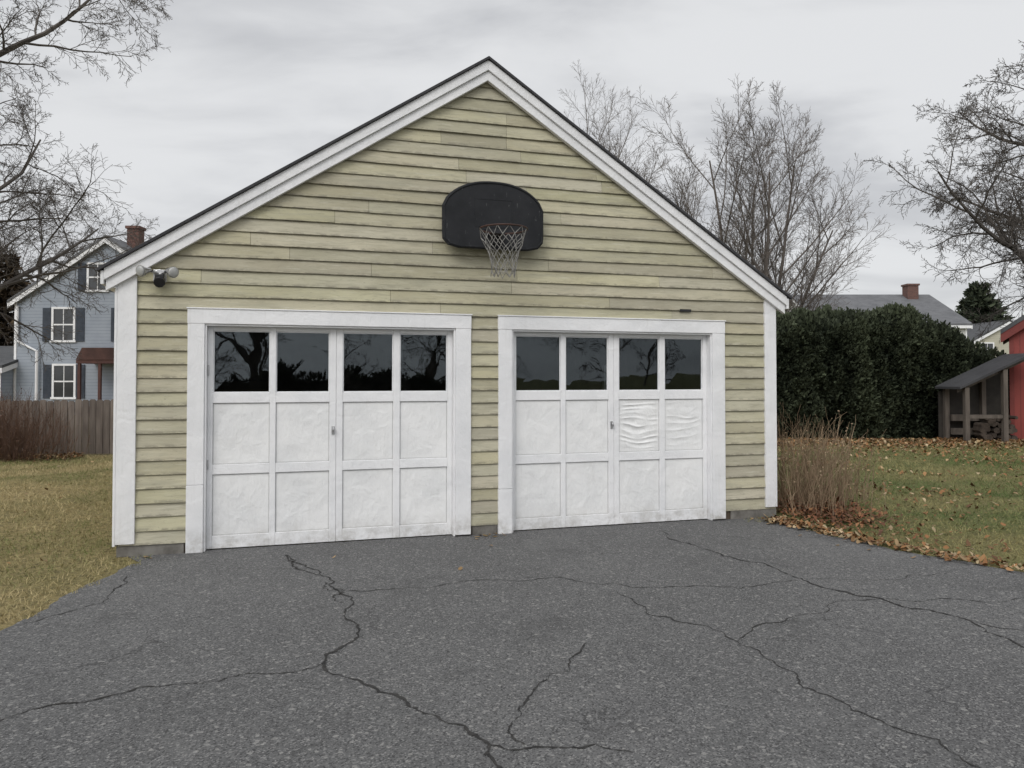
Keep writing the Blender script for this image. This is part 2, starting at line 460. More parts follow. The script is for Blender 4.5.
sd.obj('side_siding',SIDING,G)
# trim
tr=MB()
tr.box(U0-.022,.195,-.042,.0,.115,2.52); tr.box(U0-.045,U0-.0225,-.042,.13,.10,2.45)
tr.box(6.745,W-.012,-.042,.0,.12,2.52); tr.box(W-.0115,W+.012,-.042,.13,.12,2.45)
for n_,(a,b) in enumerate(DOORS):
    zs=.62 if n_==0 else .46
    tr.box(a-.147,a,-.0475,-.0,.004,zs-.0015); tr.box(a-.145,a,-.045,-.0,zs+.0015,OT)
    tr.box(b,b+.158,-.046,-.0,.02,OT)
    tr.box(a-.148,b+.161,-.048,-.0,OT+.0005,OT+.135)
    tr.box(a-.0,a+.018,-.03,.12,.006,OT-.018); tr.box(b-.018,b,-.03,.12,.006,OT-.018)
    tr.box(a,b,-.03,.12,OT-.018,OT-.0005)
for (a,b) in DOORS: tr.box(a-.156,b+.170,-.056,-.0,OT+.1355,OT+.148)
tr.obj('door_and_corner_trim',WHITE,G,bevel=.004)
rk=MB()
def rake(mb,o0,o1,y0,y1,ul,ur):
    mb.prism([(ul,roofz(ul)-o1),(HC,AP-o1),(HC,AP-o0),(ul,roofz(ul)-o0)],y0,y1)
    mb.prism([(HC,AP-o1),(ur,roofz(ur)-o1),(ur,roofz(ur)-o0),(HC,AP-o0)],y0,y1)
rake(rk,.032,.135,-.105,-.060,-.060,W+.115)
rake(rk,.1355,.235,-.080,-.028,-.050,W+.105)
for x0,x1 in((-.088,-.0605),(W+.1155,W+.143)):
    zt=roofz(x0 if x0<0 else x1)-.034
    rk.box(x0,x1,-.103,DEP+.1,zt-.12,zt)
rk.box(-.0604,U0-.03,-.058,DEP+.1,2.40,2.415); rk.box(W+.013,W+.115,-.058,DEP+.1,2.40,2.415)
rk.obj('rake_boards',WHITE,G,bevel=.004)
rf=MB()
ul=-.112; ur=W+.165
rf.prism([(ul,roofz(ul)-.030),(HC,AP-.030),(HC,AP),(ul,roofz(ul))],-.130,DEP+.15)
rf.prism([(HC,AP-.030),(ur,roofz(ur)-.030),(ur,roofz(ur)),(HC,AP)],-.130,DEP+.15)
rf.obj('shingle_roof',ROOFG,G,bevel=.003)
# doors
COLS=[0,.066,.572,.626,1.124,1.250,1.742,1.808,2.290,2.358]
def door(a,b,name):
    dm=MB(); s=(b-a)/2.358; c=[a+x*s for x in COLS]; y=.048
    c[0]+=.019; c[-1]-=.019
    z0=.012; z1=OT-.019
    for i in(0,2,6,8): dm.box(c[i],c[i+1],y,y+.045,z0,z1)
    mid=(c[4]+c[5])/2
    dm.box(c[4],mid-.001,y,y+.045,z0,z1); dm.box(mid+.001,c[5],y+.001,y+.045,z0,z1)
    for i in(1,3,5,7):
        for (r0,r1) in((z0,.13),(.70,.79),(1.365,1.46),(2.045,z1)):
            dm.box(c[i]+.0003,c[i+1]-.0003,y+.002,y+.043,r0,r1)
        for (p,q) in((c[i],c[i]+.010),(c[i+1]-.010,c[i+1])):
            dm.box(p+.0003,q-.0003,y+.012,y+.04,1.4705,2.0345)
        dm.box(c[i]+.0003,c[i+1]-.0003,y+.012,y+.04,1.4603,1.470); dm.box(c[i]+.0003,c[i+1]-.0003,y+.012,y+.04,2.035,2.0447)
    dm.obj(name+'_frame',DOORW,G,bevel=.0035)
    pm=MB(); r2=random.Random(int(a*100))
    V=[];C=[];F=[]
    for i in(1,3,5,7):
        for ri,(q0,q1) in enumerate(((.13,.70),(.79,1.365))):
            wr = (a>3 and ri==1 and i in(5,7))
            nx,nz=(50,90) if wr else (60,66)
            x0=c[i]-.004; x1=c[i+1]+.004; b00=len(V)
            amp=.0058
            for jz in range(nz+1):
                for jx in range(nx+1):
                    fx=jx/nx; fz=jz/nz; X=x0+(x1-x0)*fx; Z=q0-.004+(q1-q0+.008)*fz
                    e=min(1,6*min(fx,1-fx))*min(1,6*min(fz,1-fz))
                    # blistered / wrinkled paint skin
                    wx=X+.03*noise.noise(Vector((X*6,Z*6,9)))
                    rid=1-abs(noise.noise(Vector((wx*11,Z*7,a+i))))*2.4
                    h=noise.noise(Vector((X*5,Z*4,a)))*amp*1.2+noise.noise(Vector((X*16,Z*10,a+4)))*amp*.34-max(0,rid)**3*.0026*max(0,.18+1.5*noise.noise(Vector((X*3,Z*3,i+ri*3.1))))+noise.noise(Vector((X*42,Z*30,a+4)))*amp*.17
                    if wr:
                        am=.0095 if i==5 else .0048
                        ph=Z*(105 if i==5 else 84)+7*noise.noise(Vector((X*3,Z*5,1)))+X*(6 if i==5 else -14)
                        hh_=abs(math.sin(ph*.5))**.5*-2+1
                        mk=max(0,.5+1.2*noise.noise(Vector((X*5,Z*11,6))))
                        h+=-am*hh_*mk*min(1,e*2)
                        if i==5: h-=.004
                    V.append((X,y+.018+h*e,Z))
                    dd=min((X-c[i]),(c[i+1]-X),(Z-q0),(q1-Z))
                    g=.40+.60*min(1,max(0,dd)/.010)  # edge shadow and crevice dirt painted into the panel's vertex colour
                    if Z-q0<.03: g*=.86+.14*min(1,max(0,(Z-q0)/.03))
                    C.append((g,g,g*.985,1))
            for jz in range(nz):
                for jx in range(nx):
                    b0=b00+jz*(nx+1)+jx
                    F.append((b0,b0+1,b0+nx+2,b0+nx+1))
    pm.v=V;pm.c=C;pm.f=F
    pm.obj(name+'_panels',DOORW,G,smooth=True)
    gm=MB()
    for i in(1,3,5,7):
        x0,x1=c[i],c[i+1]; yy=y+.028
        gm.add([(x0,yy,1.46),(x1,yy+r2.uniform(-.003,.003),1.46),(x1,yy,2.045),(x0,yy+r2.uniform(-.004,.004),2.045)],[(0,1,2,3)])
    gm.obj(name+'_glass',GLASS,G)
    km=MB()
    km.box(mid-.042,mid-.014,y-.006,y-.0005,1.05,1.13)
    km.tube([(mid-.028,y-.002,1.10),(mid-.028,y-.040,1.10)],.008,10,True)
    km.tube([(mid-.028,y-.036,1.075),(mid-.028,y-.040,1.10),(mid-.028,y-.036,1.125)],[.006,.010,.006],8,True)
    km.obj(name+'_handle',METAL,G,smooth=False)
    bm_=MB(); bm_.box(a+.02,b-.02,y+.012,y+.05,.005,.0115)
    bm_.obj(name+'_bottom_gap_shade',GAP,G)  # shade of the gap under the door, put in as a dark strip
door(*DOORS[0],'left_overhead_door'); door(*DOORS[1],'right_overhead_door')
hb=MB()
hb.box(5.66,5.80,-.034,-.0235,2.335,2.365)
hb.obj('cable_vent_plate',BLACK,G,bevel=.003)
hb=MB()
hb.box(.784,.797,.03,.046,1.62,1.72); hb.box(.784,.797,.03,.046,.75,.84)
hb.obj('hinges',METAL,G,bevel=.002)
it=MB(); it.box(5.02,5.12,.6,.66,0.02,1.75); it.box(5.16,5.20,.6,.64,.02,1.85); it.box(5.02,5.20,.59,.599,1.5,1.55)
it.obj('stored_boards',WHITE,G)
it=MB(); it.box(1.5,1.56,2.2,3.4,2.42,2.46); it.box(4.2,5.5,3.5,4.3,.02,1.3); it.box(.4,1.3,4.5,5.6,.02,1.55)
it.obj('stored_boxes',simple('cardboard',(.2,.14,.08),(.26,.19,.12),3),G)

# ------------------------------------------------------------------ basketball hoop
BH=empty('basketball_hoop',(GO[0],GO[1],0),TH)
cx=3.485; hw=.530; pts=[]
pts+=[(cx-.36,2.90),(cx+.36,2.90),(cx+.47,2.925),(cx+.525,2.985),(cx+hw,3.05),(cx+hw,3.32)]
for i in range(1,24):
    t=1-2*i/24
    pts.append((cx+hw*math.copysign(abs(t)**.92,t),3.32+.27*(max(0,1-abs(t)**2.1))**.66))
pts+=[(cx-hw,3.32),(cx-hw,3.05),(cx-.525,2.985),(cx-.47,2.925)]
m_bb,Tb,bb=newmat('weathered_backboard')
pp=Tb.pos(); c=Tb.mix(Tb.ramp(Tb.noise(pp,4,6,.6),.3,.7),(.008,.009,.011),(.017,.018,.021))
c=Tb.mix(Tb.math('MULTIPLY',Tb.ramp(Tb.noise(Tb.scl(pp,(1,1,.35)),28,8,.8),.60,.68),.6),c,(.20,.20,.20))
Tb.set(bb,'Base Color',c); Tb.set(bb,'Roughness',.6); Tb.set(bb,'Specular IOR Level',.3)
mb=MB(); mb.prism(pts,-.17,-.135); mb.obj('backboard',m_bb,BH,bevel=.008)
mb=MB(); ring=[(cx+(p[0]-cx)*.965,-.172,3.22+(p[1]-3.22)*.95) for p in pts]
mb.tube(ring+[ring[0]],.009,6)
for (a,b,c1,c2) in((-.2,.2,3.40,3.41),(-.2,.2,3.12,3.13),(-.2,-.19,3.131,3.399),(.19,.2,3.131,3.399)): mb.box(cx+a,cx+b,-.173,-.1705,c1,c2)
mb.obj('edge_band',m_bb,BH)
mb=MB()
mb.box(cx-.25,cx-.20,-.134,-.025,2.98,3.40); mb.box(cx+.20,cx+.25,-.134,-.025,2.98,3.40)
mb.box(cx-.09,cx+.09,-.20,-.1735,2.95,3.10)
mb.prismx([(-.201,2.96),(-.201,3.03),(-.30,3.03)],cx-.06,cx-.045); mb.prismx([(-.201,2.96),(-.201,3.03),(-.30,3.03)],cx+.045,cx+.06)
mb.box(cx-.07,cx+.07,-.33,-.2015,3.031,3.040)
mb.obj('mounting_bracket',BLACK,BH)
rz=3.035; ry=-.33-.215+.02; R=.228
RIM=simple('rusty_rim_paint',(.03,.015,.010),(.06,.025,.016),8,.6,.3)
mb=MB(); mb.tube([(cx+R*math.cos(a),ry+R*math.sin(a),rz) for a in [2*math.pi*i/40 for i in range(41)]],.009,8); mb.obj('rim',RIM,BH,smooth=True)
NETM=simple('net_cord',(.15,.145,.135),(.32,.31,.29),20,.9,.2)
mb=MB(); NS=12; LV=7
def npnt(l,i):
    t=l/LV; r=R*(1-.52*min(1,t*1.25)**.8)*(1+.04*math.sin(3*t*3)); a=2*math.pi*(i+.5*(l%2))/NS
    return (cx+r*math.cos(a)+.012*math.sin(l+i*2),ry+r*math.sin(a),rz-.45*t**.95-.02*random.random()*(l>0))
random.seed(3)
grid=[[npnt(l,i) for i in range(NS)] for l in range(LV+1)]
for l in range(LV):
    for i in range(NS):
        a=grid[l][i]
        if l%2==0: js=(i,(i-1)%NS)
        else: js=(i,(i+1)%NS)
        for j in js: mb.tube([a,grid[l+1][j]],.0036,4)
mb.obj('net',NETM,BH)

# ------------------------------------------------------------------ flood light
FL=empty('security_floodlight',(GO[0],GO[1],0),TH)
mb=MB(); mb.box(.33,.44,-.06,-.026,2.47,2.58)
mb.tube([(.385,-.06,2.53),(.385,-.09,2.53)],.05,12,True)
mb.tube([(.385,-.08,2.53),(.33,-.12,2.555)],.014,8); mb.tube([(.385,-.08,2.53),(.44,-.12,2.555)],.014,8)
mb.tube([(.385,-.08,2.51),(.39,-.12,2.47)],.016,8)
mb.obj('mounting_box',METAL,FL,bevel=.004)
mb=MB()
mb.tube([(.39,-.09,2.485),(.395,-.15,2.45)],[.045,.05],10,True); mb.box(.355,.43,-.13,-.09,2.47,2.53); mb.obj('motion_sensor',BLACK,FL,bevel=.006)
mb=MB(); ml=MB()
for (sx,a) in((-1,.315),(1,.455)):
    b0=Vector((a,-.12,2.565)); dd=Vector((sx*.55,-.80,-.22)).normalized()
    mb.tube([b0,b0+dd*.03,b0+dd*.05,b0+dd*.10,b0+dd*.115],[.020,.024,.028,.050,.052],14,True)
    ml.tube([b0+dd*.116,b0+dd*.124,b0+dd*.128],[.048,.038,.01],14,True)
mb.obj('lamp_heads',METAL,FL,smooth=False)
ml.obj('lamp_lenses',simple('lamp_lens',(.30,.31,.31),(.5,.5,.48),10,.15,.1),FL,smooth=True)

# ------------------------------------------------------------------ trees
def tree(mb,p,d,L,r,lvl,P,rr):
    n=P['seg'][lvl]; pts=[p.copy()]; rad=[r]; dirs=[d.copy()]
    wig=P['wig'][lvl]; up=P['up'][lvl]; tip=P['tip'][lvl]
    q=p.copy(); dd=d.copy()
    for i in range(n):
        t=(i+1)/n
        dd=(dd+Vector((rr.gauss(0,wig),rr.gauss(0,wig),rr.gauss(0,wig)))+Vector((0,0,up))).normalized()
        q=q+dd*(L/n); pts.append(q.copy()); dirs.append(dd.copy()); rad.append(max(P['min'],r*(1-(1-tip)*t)))
    k=(9,6,4,3,3,3)[min(lvl,5)]
    mb.tube(pts,rad,k)
    if lvl>=P['max']: return
    nc=P['nc'][lvl]; lo=P['lo'][lvl]
    az=rr.uniform(0,6.28)
    for j in range(nc):
        t=lo+(1-lo)*((j+rr.random()*.8)/nc); t=min(t,.999)
        i=int(t*n); f=t*n-i
        pp=pts[i].lerp(pts[i+1],f); di=dirs[i+1]
        az+=2.4+rr.uniform(-.5,.5)
        a=di.cross(Vector((.3,.2,1)) if abs(di.z)<.9 else Vector((1,0,0))).normalized(); b=di.cross(a)
        perp=a*math.cos(az)+b*math.sin(az)
        ang=math.radians(rr.uniform(*P['ang'][lvl]))
        nd=(di*math.cos(ang)+perp*math.sin(ang)).normalized()
        LL=L*P['lr'][lvl]*(1-P['tp'][lvl]*t)*rr.uniform(.7,1.2)
        rc=max(P['min'],min(rad[i]*.62, r*P['rr'][lvl]*(1-.4*t)))
        tree(mb,pp,nd,LL,rc,lvl+1,P,rr)
SPREAD=dict(seg=[9,9,7,5,4,3],wig=[.05,.10,.13,.15,.18,.2],up=[.03,.02,.0,-.015,-.03,-.04],tip=[.35,.22,.25,.35,.5,.6],min=.006,max=5,
    nc=[11,10,8,7,5],lo=[.20,.18,.12,.12,.1],ang=[(38,68),(28,58),(28,58),(28,58),(28,58)],lr=[.72,.52,.52,.52,.5],tp=[.40,.45,.42,.38,.35],rr=[.42,.42,.42,.5,.55])
FAN=dict(seg=[8,8,6,5,4,3],wig=[.03,.035,.045,.06,.08,.15],up=[.02,.03,.03,.015,.0,-.0],tip=[.28,.22,.3,.4,.5,.6],min=.0052,max=4,
    nc=[10,8,7,5],lo=[.14,.18,.14,.12],ang=[(22,44),(20,40),(22,42),(24,46)],lr=[.56,.54,.50,.55],tp=[.50,.45,.42,.38],rr=[.5,.42,.45,.5])
def single_tree(name,loc,H,r,P,seed,lean=(0,0),mat=BARK,stems=1,spread=.3):
    mb=MB(); rr=random.Random(seed)
    for s in range(stems):
        if stems==1: d=Vector((lean[0],lean[1],1)).normalized(); o=Vector((0,0,-.1)); LL=H
        else:
            a=6.28*s/stems+rr.uniform(-.2,.2)+.4; sp_=spread*(.35 if s%2 else 1.0)*rr.uniform(.85,1.1)
            d=Vector((math.cos(a)*sp_+lean[0],math.sin(a)*sp_+lean[1],1)).normalized(); o=Vector((math.cos(a)*.15,math.sin(a)*.15,-.1)); LL=H*(1.0 if s%2 else .9)*rr.uniform(.93,1.04)
        tree(mb,o,d,LL,r,0,P,rr)
    return mb.obj(name,mat,loc=loc)
single_tree('bare_maple_tree',(-17.6,20,0),12.6,.38,SPREAD,4,(.05,0),BARK)
single_tree('bare_maple_tree.001',(18.9,23,0),11.0,.32,SPREAD,12,(-.03,0),BARK)
single_tree('bare_birch_tree',(9.0,28,0),9.8,.105,FAN,8,(0.0,0),BARK2,stems=6,spread=.40)
single_tree('bare_birch_tree.001',(4.7,38,0),13.6,.13,FAN,15,(0,0),BARK2,stems=3,spread=.10)
t2=bpy.data.objects['bare_maple_tree'].data
for i,(x,y,rz_,s) in enumerate([(-26.5,42,2.2,.7),(-7,-15,1.0,.8),(4,-19,3.1,.9),(12,-16,5,.8)]):
    o=bpy.data.objects.new('bare_maple_tree.%03d'%(i+2),t2); COL.objects.link(o); o.location=(x,y,0); o.rotation_euler=(0,0,rz_); o.scale=(s,s,s)
DP=dict(SPREAD); DP['max']=4; DP['min']=.014; DP['nc']=[8,6,5,4,4]
mb=MB(); rr=random.Random(77)
tree(mb,Vector((0,0,0)),Vector((0,0,1)),7,.25,0,DP,rr)
base=np.array(mb.v); fb=mb.f; dm=MB()
for i in range(26):
    x=-75+i*6.2+rr.uniform(-2,2); y=rr.uniform(68,90); s=rr.uniform(.65,1.0); a=rr.uniform(0,6.28)
    if i>11 and i<20: continue
    V=base*s; X=V[:,0]*math.cos(a)-V[:,1]*math.sin(a)+x; Y=V[:,0]*math.sin(a)+V[:,1]*math.cos(a)+y
    dm.add(list(zip(X,Y,V[:,2])),fb)
dtl=dm.obj('distant_tree_line',BARK)
o=bpy.data.objects.new('distant_tree_line.001',dtl.data); COL.objects.link(o); o.rotation_euler=(0,0,math.pi); o.location=(-18,22,0)

# ------------------------------------------------------------------ foliage masses
def tuft_mass(name,samples,size,cdark,clight,mat=ATTR,parent=None,up=.6,seed=1,narrow=.35):
    R_=np.random.RandomState(seed); P=np.array([s[0] for s in samples]); Nn=np.array([s[1] for s in samples]); sh=np.array([s[2] for s in samples])
    n=len(P)
    D=Nn+R_.normal(0,.55,(n,3)); D[:,2]+=up; D/=np.linalg.norm(D,axis=1)[:,None]
    A=np.cross(D,R_.normal(0,1,(n,3))); A/=np.linalg.norm(A,axis=1)[:,None]
    s=size*R_.uniform(.5,1.3,(n,1))
    V=np.stack([P-A*s*narrow,P+A*s*narrow,P+D*s+A*s*narrow*.3,P+D*s*.9-A*s*narrow*.5],1).reshape(-1,3)
    F=np.arange(4*n).reshape(-1,4)
    f=np.clip(sh+R_.normal(0,.22,n),0,1)[:,None]
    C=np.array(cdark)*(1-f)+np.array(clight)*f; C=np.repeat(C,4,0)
    return np_obj(name,V,F,C,mat,parent)
def hedge(name,x0,x1,yc,ay,hf,seed,n,size,cd,cl):
    E=empty(name,(0,0,0)); ax=(x1-x0)/2; cxx=(x0+x1)/2; R_=random.Random(seed)
    def surf(a,b,c,shrink):
        p=7; k=(abs(a)**p+abs(b)**p+abs(c)**p)**(-1/p); a*=k;b*=k;c*=k
        x=cxx+a*ax; h=hf(x)
        base=Vector((x,yc+b*ay,c*h))
        nz=noise.noise(Vector((x*1.1,base.y,base.z*.45+seed)))*.36+noise.noise(Vector((x*3.2,base.y*2,base.z*1.6+seed)))*.24+noise.noise(Vector((x*8,base.y*6,base.z*5)))*.13
        nn=Vector((a**5,b**5,c**5)); nn.normalize()
        return base+nn*(nz-shrink), nn, nz
    S=[]
    for i in range(n):
        q=R_.random()
        if q<.60: a,b,c=R_.uniform(-1,1),-1,R_.uniform(0,1)
        elif q<.8: a,b,c=R_.uniform(-1,1),R_.uniform(-1,1),1
        elif q<.9: a,b,c=1,R_.uniform(-1,1),R_.uniform(0,1)
        else: a,b,c=-1,R_.uniform(-1,1),R_.uniform(0,1)
        p_,nn,nz=surf(a,b,c,R_.uniform(-.07,.13))
        S.append(((p_.x,p_.y,max(.02,p_.z)),tuple(nn),min(1,max(0,.34+nz*1.7+.25*c-.1))))  # hollows darker, top lighter: crevice shade put into the foliage colour
    tuft_mass('foliage',S,size,cd,cl,parent=E,seed=seed)
    hb=MB(); NX=60; NZ=26
    vs=[];fs=[]
    rows=[(-1,i/NZ) for i in range(NZ+1)]+[(-1+2*i/10,1) for i in range(1,11)]+[(1,1-i/8) for i in range(1,9)]
    for (b,c) in rows:
        for i in range(NX+1):
            p_,_,_=surf(-1+2*i/NX,b,c,.13); vs.append((p_.x,p_.y,p_.z))
    for j in range(len(rows)-1):
        for i in range(NX):
            o=j*(NX+1)+i; fs.append((o,o+1,o+NX+2,o+NX+1))
    hb.cc=(cd[0]*.6,cd[1]*.6,cd[2]*.6,1); hb.add(vs,fs)  # hull darker than the foliage, interior shade put into its colour
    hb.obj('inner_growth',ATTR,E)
    return E
def hh(x):
    pts=[(5.3,3.2),(6.6,3.05),(7.4,3.1),(8.4,3.25),(9.6,3.28),(10.9,3.18),(11.9,3.02),(12.5,2.6),(13.0,2.1),(13.6,1.95)]
    return float(np.interp(x,[p[0] for p in pts],[p[1] for p in pts]))+.05*math.sin(x*5)
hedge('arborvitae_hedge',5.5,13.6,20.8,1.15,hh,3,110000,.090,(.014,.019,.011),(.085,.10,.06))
def hh2(x): return 1.9+.25*math.sin(x*.8)+.15*math.sin(x*2.3)
hedge('boundary_hedge',-26,26,-34,1.0,hh2,9,22000,.22,(.03,.035,.024),(.07,.08,.05))

def conifer(name,loc,H,R0,seed,n,cd,cl,size=.35):
    E=empty(name,loc); rr=random.Random(seed); S=[]
    mb=MB(); mb.tube([(0,0,0),(0,0,H*.95)],[H*.022,.03],7)
    lay=int(H*2.2)
    for l in range(lay):
        t=(l+.5)/lay; z=H*(.12+.86*t); r=R0*(1-t)**.8+.15
        for b in range(7):
            a=rr.uniform(0,6.28); rl=r*rr.uniform(.6,1.15)
            e=Vector((math.cos(a)*rl,math.sin(a)*rl,z-.12*rl+.1)); mb.tube([(0,0,z),tuple(e)],[.04,.012],3)
            for q in range(max(3,n//(lay*7))):
                f=rr.random()**.6; p_=Vector((0,0,z)).lerp(e,f)+Vector((rr.gauss(0,.16),rr.gauss(0,.16),rr.gauss(0,.10)))*(r*.5+.3)
                S.append((tuple(p_),(math.cos(a),math.sin(a),0),rr.uniform(.1,.9)*f))
    mb.obj('trunk',BARK,E); tuft_mass('needles',S,size,cd,cl,parent=E,seed=seed,up=.2,narrow=.22)
conifer('pine_tree',(37.9,60,0),9.3,4.0,5,9000,(.022,.030,.020),(.085,.10,.062),.45)
conifer('pine_tree.001',(-26.0,38,0),8.0,2.0,6,6000,(.03,.022,.015),(.10,.068,.04),.35)
conifer('pine_tree.002',(40.6,66,0),8.6,3.6,7,5000,(.022,.030,.020),(.085,.10,.062),.45)

# grass blades
def in_lawn(x,y):
    u,v=w2g(x,y)
    g=(u>-.0)&(u<W+.06)&(v>-.04)&(v<DEP+.1)
    re=np.interp(x,[p[0] for p in RE],[p[1] for p in RE])
    lawn=np.where(x<0,x<-3.25+.06*np.sin(y*9)+.04*np.sin(y*23),y>re)|(v>.1)
    return lawn&(~g)
def blades(xr,yr,n,h,wd,seed,cols,off=.45):
    R_=np.random.RandomState(seed)
    y=yr[0]*(yr[1]/yr[0])**R_.uniform(0,1,n); x=R_.uniform(xr[0],xr[1],n)
    ok=in_lawn(x,y)&(np.abs(x)<.80*y+.5); x=x[ok];y=y[ok]; m=len(x)
    sc=(1+ (y-5)*.06)
    a=R_.uniform(0,6.28,m); hgt=h*R_.uniform(.4,1.3,m)*np.sqrt(sc); w_=wd*R_.uniform(.6,1.3,m)*sc
    ln=R_.normal(0,.8,(m,2))*hgt[:,None]
    V=np.zeros((m,3,3)); ca=np.cos(a)*w_/2; sa=np.sin(a)*w_/2
    V[:,0]=np.stack([x-ca,y-sa,np.zeros(m)],1); V[:,1]=np.stack([x+ca,y+sa,np.zeros(m)],1)
    V[:,2]=np.stack([x+ln[:,0],y+ln[:,1],hgt],1)
    pn=np.array([noise.noise(Vector((float(q)*.5,float(r_)*.5,seed)))+.6*noise.noise(Vector((float(q)*1.9,float(r_)*1.9,seed))) for q,r_ in zip(x,y)])
    f=np.clip(off+pn*1.7+R_.normal(0,.26,m),0,1)[:,None]
    C=np.array(cols[0])*(1-f)+np.array(cols[1])*f
    return V.reshape(-1,3),np.repeat(C,3,0)
VA,CA=blades((-13,-3.15),(4.2,15.3),105000,.034,.006,3,((.46,.37,.20),(.15,.17,.058)),.30)
VB,CB=blades((2.6,17),(5.0,19),130000,.036,.006,4,((.32,.28,.13),(.10,.15,.046)),.48)
V=np.concatenate([VA,VB]); C=np.concatenate([CA,CB])
np_obj('grass_blades',V,np.arange(len(V)).reshape(-1,3),C,ATTR)

# fallen leaves
def leaves(name,P,size,seed,pal,z0=.02,zr=.03):
    R_=np.random.RandomState(seed); n=len(P); P=np.array(P)
    a=R_.uniform(0,6.28,n); s=size*R_.uniform(.6,1.35,n)*(1+np.maximum(0,P[:,1]-8)*.035); tilt=R_.normal(0,.5,(n,2))
    loc=np.array([(-.5,-.0),(-.15,-.36),(.3,-.30),(.55,0),(.3,.33),(-.15,.36)])
    V=np.zeros((n,6,3)); ca=np.cos(a)[:,None];sa=np.sin(a)[:,None]
    lx=loc[:,0][None]*s[:,None]*R_.uniform(.8,1.2,(n,6)); ly=loc[:,1][None]*s[:,None]*R_.uniform(.5,1.3,(n,6))
    V[:,:,0]=P[:,0:1]+lx*ca-ly*sa; V[:,:,1]=P[:,1:2]+lx*sa+ly*ca
    V[:,:,2]=np.maximum(P[:,2:3]+z0+R_.uniform(0,zr,(n,1))+lx*tilt[:,0:1]+np.abs(ly)*tilt[:,1:2],.010)
    pal=np.array(pal); C=pal[R_.randint(0,len(pal),n)]*R_.uniform(.6,1.25,(n,1))
    return np_obj(name,V.reshape(-1,3),np.arange(6*n).reshape(-1,6),np.repeat(C,6,0),LEAFM)
PAL=[(.30,.165,.075),(.26,.125,.055),(.40,.27,.15),(.18,.095,.05),(.42,.32,.20),(.29,.145,.06)]
R_=random.Random(4); P=[]
def edge_y(x): return float(np.interp(x,[p[0] for p in RE],[p[1] for p in RE]))
for i in range(12000):
    y=6.2*(19/6.2)**R_.random(); x=R_.uniform(3,14.5)
    if y<edge_y(x)+.02 or x>.8*y: continue
    dens=.05+1.5*max(0,noise.noise(Vector((x*.6,y*.6,3)))+.12)
    if y>14: dens+=.25
    if R_.random()<dens: P.append((x,y,0))
for i in range(5200):
    x=R_.uniform(5.5,15.5); P.append((x,19.2-abs(R_.gauss(0,1.4)),0))
for i in range(900):
    t=R_.random()**2.2; x=2.95+t*2.6; P.append((x+R_.gauss(0,.08),edge_y(x)+abs(R_.gauss(0,.16))-.03,0))
for i in range(60):
    y=5*(15/5)**R_.random(); x=R_.uniform(-11,-3.6); P.append((x,y,0))
for i in range(900):
    x=R_.uniform(-12,-8.6); P.append((x,15.0-abs(R_.gauss(0,.35)),R_.uniform(0,.06)))
P=[p for p in P if not(-.1<w2g(p[0],p[1])[0]<W+.1 and w2g(p[0],p[1])[1]>-.05)]
leaves('fallen_leaves',P,.052,5,PAL)
P=[]
for i in range(1900):
    x=R_.gauss(3.6,.32); y=R_.gauss(8.8,.6)
    if y>edge_y(max(2.92,x))-.03 and w2g(x,y)[0]>W+.04: P.append((x,y,R_.uniform(0,.06)))
leaves('leaf_litter_heap',P,.045,6,[(.22,.09,.045),(.17,.075,.04),(.28,.14,.07),(.13,.065,.04)])
P=[g2w(u,v)+(0,) for u,v in [(1.9,-.6),(3.37,-.07),(3.42,-.10),(3.47,-.06),(3.52,-.09),(3.33,-.12),(3.6,-.14),(.3,-.1),(.35,-.16),(6.5,-.12),(6.62,-.07),(6.55,-.05),(6.7,-.11),(3.5,-.16),(6.9,-.6),(3.3,-.22)]]
P+=[(-.43,6.2,0),(-.2,7.05,0),(3.55,6.6,0),(3.3,6.9,0),(3.1,7.1,0),(2.9,7.5,0)]
leaves('driveway_leaves',P,.05,7,[(.36,.25,.14),(.28,.18,.10)],.008,.006)

# dry shrubs
def shrub(name,cx,cy,rx,ry,H,n,seed,c1,c2,side=4,lv=.35):
    mb=MB(); rr=random.Random(seed)
    for i in range(n):
        x=cx+rr.gauss(0,rx*.5); y=cy+rr.gauss(0,ry*.5)
        u,v=w2g(x,y)
        if -.05<u<W+.1 and v>-.05: continue
        h=H*rr.uniform(.35,1.15)*math.exp(-((x-cx)/(rx*1.6))**2*.6); d=Vector((rr.gauss((x-cx)*.25,.13),rr.gauss(0,.13),1)).normalized()
        f=rr.random(); mb.cc=tuple(c1[k]*(1-f)+c2[k]*f for k in range(3))+(1,)
        p=Vector((x,y,0)); pts=[p]; 
        for s in range(5):
            d=(d+Vector((rr.gauss(0,.08),rr.gauss(0,.08),0))).normalized(); pts.append(pts[-1]+d*h/5)
        mb.tube(pts,[.0036,.0033,.003,.0025,.002,.0015],3)
        for b in range(side):
            k=rr.randint(1,4); dd=(d+Vector((rr.gauss(0,.45),rr.gauss(0,.45),rr.uniform(0,.4)))).normalized(); L=h*rr.uniform(.10,.30)
            e=pts[k]+dd*L; e2=e+(dd+Vector((rr.gauss(0,.3),rr.gauss(0,.3),.2))).normalized()*L*.5
            mb.tube([pts[k],e,e2],[.0023,.0018,.0014],3)
            if rr.random()<lv:
                q=e2; s=.009+.010*rr.random()
                a_=Vector((rr.gauss(0,1),rr.gauss(0,1),rr.gauss(0,1))).normalized()*s; b_=a_.orthogonal().normalized()*s*.6
                mb.add([q-a_,q+b_,q+a_,q-b_],[(0,1,2,3)])
    return mb.obj(name,TWIG)
shrub('dry_shrub',3.5,9.05,.50,.7,1.08,190,2,(.34,.25,.17),(.20,.135,.09))
